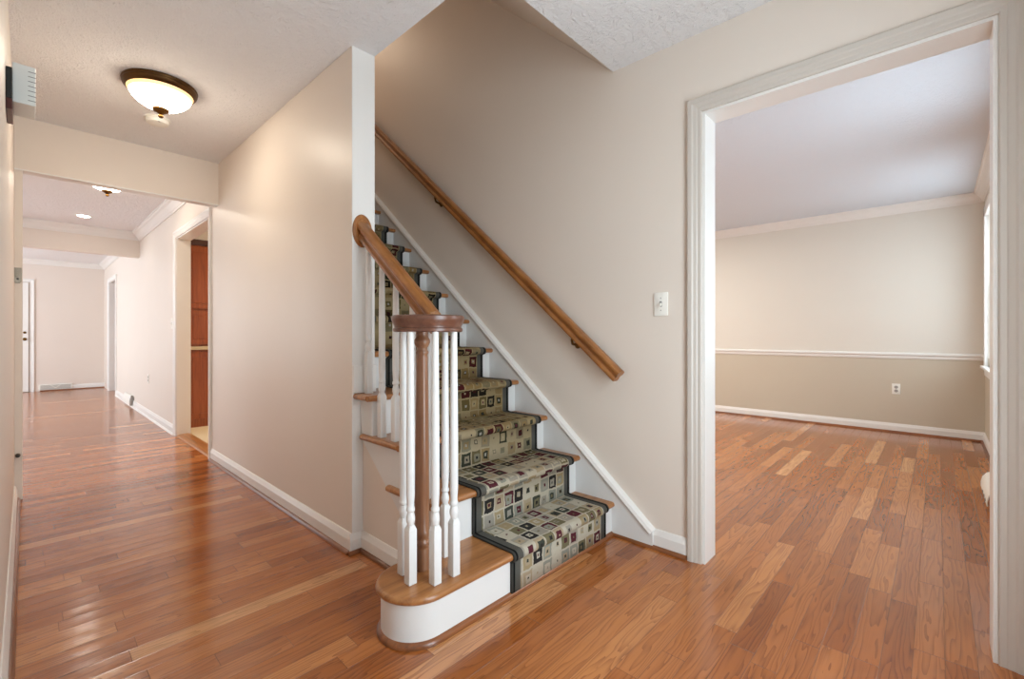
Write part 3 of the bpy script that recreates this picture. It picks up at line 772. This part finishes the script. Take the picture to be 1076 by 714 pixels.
outlet(XD-0.0003, 0.325, 0.466, 'white wall outlet on the tan dining room wall')
outlet(XH0-0.0003, 7.34, 0.49, 'white wall outlet low on the far hall wall past the kitchen')

# door chime high on the left wall
t = thing('door_chime', (XL, 2.6, 1.95), 'white slotted door chime on a dark backing high on the left wall', 'door chime')
MB().box(XL+0.0005, -0.034, 2.46, 2.64, 1.912, 2.025, 0.002).build('back_plate', 'blk', t)
MB().box(XL+0.0005, -0.033, 2.46, 2.64, 1.872, 1.911, 0.002).build('wood_base', 'cherry_dark', t)
cv = MB().box(-0.034, 0.026, 2.50, 2.66, 1.916, 2.062, 0.003).build('cover', 'chime', t)
for i in range(7):
    z = 1.932+i*0.018
    MB().box(0.006, 0.0264, 2.4990, 2.5010, z, z+0.0022).build('slot', 'slot', cv)

# latch plate and door bumper on the stub jamb
t = thing('latch_plate', (-0.035, YHD0, 1.42), 'small brushed metal latch plate on the narrow left jamb', 'latch')
yl = YHD0-0.0045
MB().ext([(-0.052, 1.475), (-0.052, 1.388), (-0.044, 1.378), (-0.026, 1.378), (-0.018, 1.388), (-0.018, 1.475)], (0, 0, 0), (1, 0, 0), (0, 0, 1), (0, 1, 0), yl-0.006, yl).build('plate', 'nickel', t, False, 0.001)
MB().box(-0.040, -0.030, yl-0.0068, yl-0.0058, 1.398, 1.410).build('keyhole', 'dark', t)
MB().box(-0.046, -0.034, yl-0.009, yl-0.006, 1.42, 1.468, 0.001).build('catch', 'nickel', t)
t = thing('door_bumper', (-0.026, YHD0, 0.29), 'small dark door bumper low on the narrow left jamb', 'door bumper')
MB().lathe((-0.034, yl, 0.285), [(0, 0), (0.012, 0), (0.012, 0.004), (0.006, 0.006), (0.006, 0.016), (0, 0.016)], 16, NY).build('stem', 'brass', t, True)
MB().lathe((-0.034, yl-0.0155, 0.285), [(0, 0), (0.011, 0), (0.011, 0.01), (0.008, 0.014), (0, 0.015)], 16, NY).build('rubber_tip', 'blk', t, True)

# ------------------------------------------------------------------ ceiling fittings
def flush_light(x, y, label):
    t = thing('ceiling_light', (x, y, ZC), label, 'ceiling light', 'bronze bowl ceiling lights in the hall')
    z = ZC-0.0005
    MB().lathe((x, y, 0), [(0, z), (0.170, z), (0.172, z-0.006), (0.168, z-0.014), (0.170, z-0.018), (0.166, z-0.028), (0.158, z-0.036), (0.150, z-0.042), (0.150, z-0.036), (0.156, z-0.030), (0, z-0.028)], 48).build('pan', 'bronze', t, True)['label'] = 'dark bronze pan'
    MB().lathe((x, y, 0), [(0.150, z-0.030), (0.1500, z-0.042), (0.144, z-0.052), (0.132, z-0.072), (0.112, z-0.094), (0.084, z-0.114), (0.050, z-0.128), (0.020, z-0.133), (0, z-0.134)], 48).build('bowl', 'bowl', t, True)['label'] = 'glowing alabaster glass bowl'
    MB().lathe((x, y, 0), [(0, z-0.128), (0.038, z-0.130), (0.040, z-0.134), (0.034, z-0.143), (0.018, z-0.152), (0.009, z-0.160), (0.012, z-0.165), (0.013, z-0.171), (0.008, z-0.178), (0, z-0.180)], 24).build('finial', 'brass', t, True)['label'] = 'brass finial'
flush_light(0.515, 3.165, 'large lit bronze and glass bowl ceiling light in front of the hall header')
flush_light(0.487, 5.30, 'lit bowl ceiling light mostly hidden behind the hall header')
t = thing('smoke_detector', (0.578, 3.66, ZC), 'round white smoke detector on the ceiling behind the bowl light', 'smoke detector')
MB().lathe((0.578, 3.66, 0), [(0, ZC-0.0005), (0.068, ZC-0.0005), (0.068, ZC-0.010), (0.0, ZC-0.010)], 36).build('base', 'plastic', t, True)
MB().lathe((0.578, 3.66, 0), [(0, ZC-0.009), (0.060, ZC-0.010), (0.062, ZC-0.022), (0.056, ZC-0.034), (0.030, ZC-0.040), (0, ZC-0.041)], 36).build('cover', 'plastic', t, True)
MB().box(0.572, 0.584, 3.605, 3.612, ZC-0.037, ZC-0.031).build('test_button', 'grey', t)
def recessed(x, y, label):
    t = thing('recessed_light', (x, y, ZC), label, 'recessed light')
    MB().lathe((x, y, 0), [(0.056, ZC-0.002), (0.074, ZC-0.0005), (0.076, ZC-0.004), (0.070, ZC-0.007), (0.059, ZC-0.006), (0.056, ZC-0.002)], 36).build('trim_ring', 'plastic', t, True)
    MB().lathe((x, y, 0), [(0, ZC-0.0005), (0.057, ZC-0.0005), (0.057, ZC-0.003), (0.05, ZC-0.005), (0, ZC-0.006)], 32).build('lens', 'lens', t, True)['label'] = 'glowing lens'
recessed(0.463, 7.285, 'small lit recessed ceiling light before the second beam')

# ------------------------------------------------------------------ air registers
t = thing('floor_register', (0.385, YEND, 0.02), 'wide vent register at the foot of the far end wall', 'vent')
MB().box(0.165, 0.61, YEND-0.035, YEND-0.0145, 0.019, 0.125, 0.004).build('frame', 'plastic', t)
for i in range(8):
    z = 0.028+i*0.011
    MB().box(0.185, 0.59, YEND-0.0385, YEND-0.0345, z, z+0.005).build('louver', 'grey', t)
MB().ext([(0.385-0.075, 0.108), (0.385, 0.045), (0.385+0.075, 0.108), (0.385+0.055, 0.108), (0.385, 0.062), (0.385-0.055, 0.108)], (0, 0, 0), (1, 0, 0), (0, 0, 1), (0, 1, 0), YEND-0.042, YEND-0.036).build('damper_emblem', 'plastic', t)
t = thing('baseboard_register', (XH0, 8.8, 0), 'white box register over the far hall baseboard', 'vent')
MB().ext([(0.014, 0.03), (0.045, 0.03), (0.045, 0.10), (0.03, 0.165), (0.014, 0.165)], (XH0, 0, 0), (-1, 0, 0), (0, 0, 1), (0, 1, 0), 8.50, 9.15).build('housing', 'plastic', t, False, 0.003)
MB().ext([(0.014, 0.026), (0.049, 0.026), (0.049, 0.104), (0.034, 0.170), (0.014, 0.170)], (XH0, 0, 0), (-1, 0, 0), (0, 0, 1), (0, 1, 0), 8.485, 8.50).build('end_cap', 'grey', t)
# curled deflector on the dining room baseboard
t = thing('air_deflector', (4.20, YF, 0.05), 'curled white air deflector on the floor beneath the dining room window', 'air deflector')
MB().box(3.97, 4.43, YF+0.0145, YF+0.030, 0.012, 0.14, 0.003).build('register', 'plastic', t)
for i in range(9): MB().box(4.00+i*0.048, 4.03+i*0.048, YF+0.030, YF+0.033, 0.03, 0.125).build('louver', 'grey', t)
mb = MB(); sec = [(0.0, 0.135), (0.03, 0.132), (0.065, 0.115), (0.085, 0.085), (0.092, 0.05), (0.092, 0.022)]
outer = sec+[(a-0.004, b-0.002) for a, b in reversed(sec)]
mb.ext(outer, (0, YF+0.031, 0), (0, 1, 0), (0, 0, 1), (1, 0, 0), 3.93, 4.45)
mb.build('hood', 'plastic', t, True)
for x in (4.01, 4.11, 4.21): MB().box(x, x+0.03, YF+0.118, YF+0.126, 0.03, 0.045).build('vent_slot', 'slot', t)

# ------------------------------------------------------------------ kitchen cabinet seen through the doorway
YC = 6.09
t = thing('kitchen_cabinet', (1.75, YC+0.3, 0), 'tall cherry kitchen cabinet seen through the hall doorway', 'cabinet')
MB().box(1.21, 2.6, YC+0.02, YC+0.62, 0.0, 0.88).build('base_unit', 'cherry', t)
MB().box(1.21, 2.6, YC+0.02, YC+0.35, 0.92, 2.075).build('upper_unit', 'cherry', t)
MB().ext([(0, 0), (0.012, 0), (0.02, 0.02), (0.045, 0.045), (0.05, 0.06), (0, 0.06)], (0, YC+0.02, 2.06), NY, (0, 0, 1), X_, 1.205, 2.62).build('crown', 'cherry_dark', t)
for x0, x1 in ((1.215, 1.66), (1.67, 2.13), (2.14, 2.595)):
    for z0, z1 in ((0.10, 0.86), (0.94, 1.325), (1.345, 2.05)):
        dr = MB().box(x0, x1, YC, YC+0.02, z0, z1, 0.003).build('door', 'cherry', t)
        MB().box(x0+0.06, x1-0.06, YC-0.004, YC+0.002, z0+0.06, z1-0.06, 0.004).build('panel', 'cherry', dr)
tag(MB().box(1.20, 2.62, YC-0.02, YC+0.62, 0.881, 0.918, 0.003).build('countertop', 'stone'), 'pale countertop edge across the cherry kitchen cabinet', 'countertop')
struct('wall_soffit', MB().box(XH1, 4.0, YC, 7.2, 2.125, ZC), 'wall_far', 'soffit above the kitchen cabinet', 'wall')
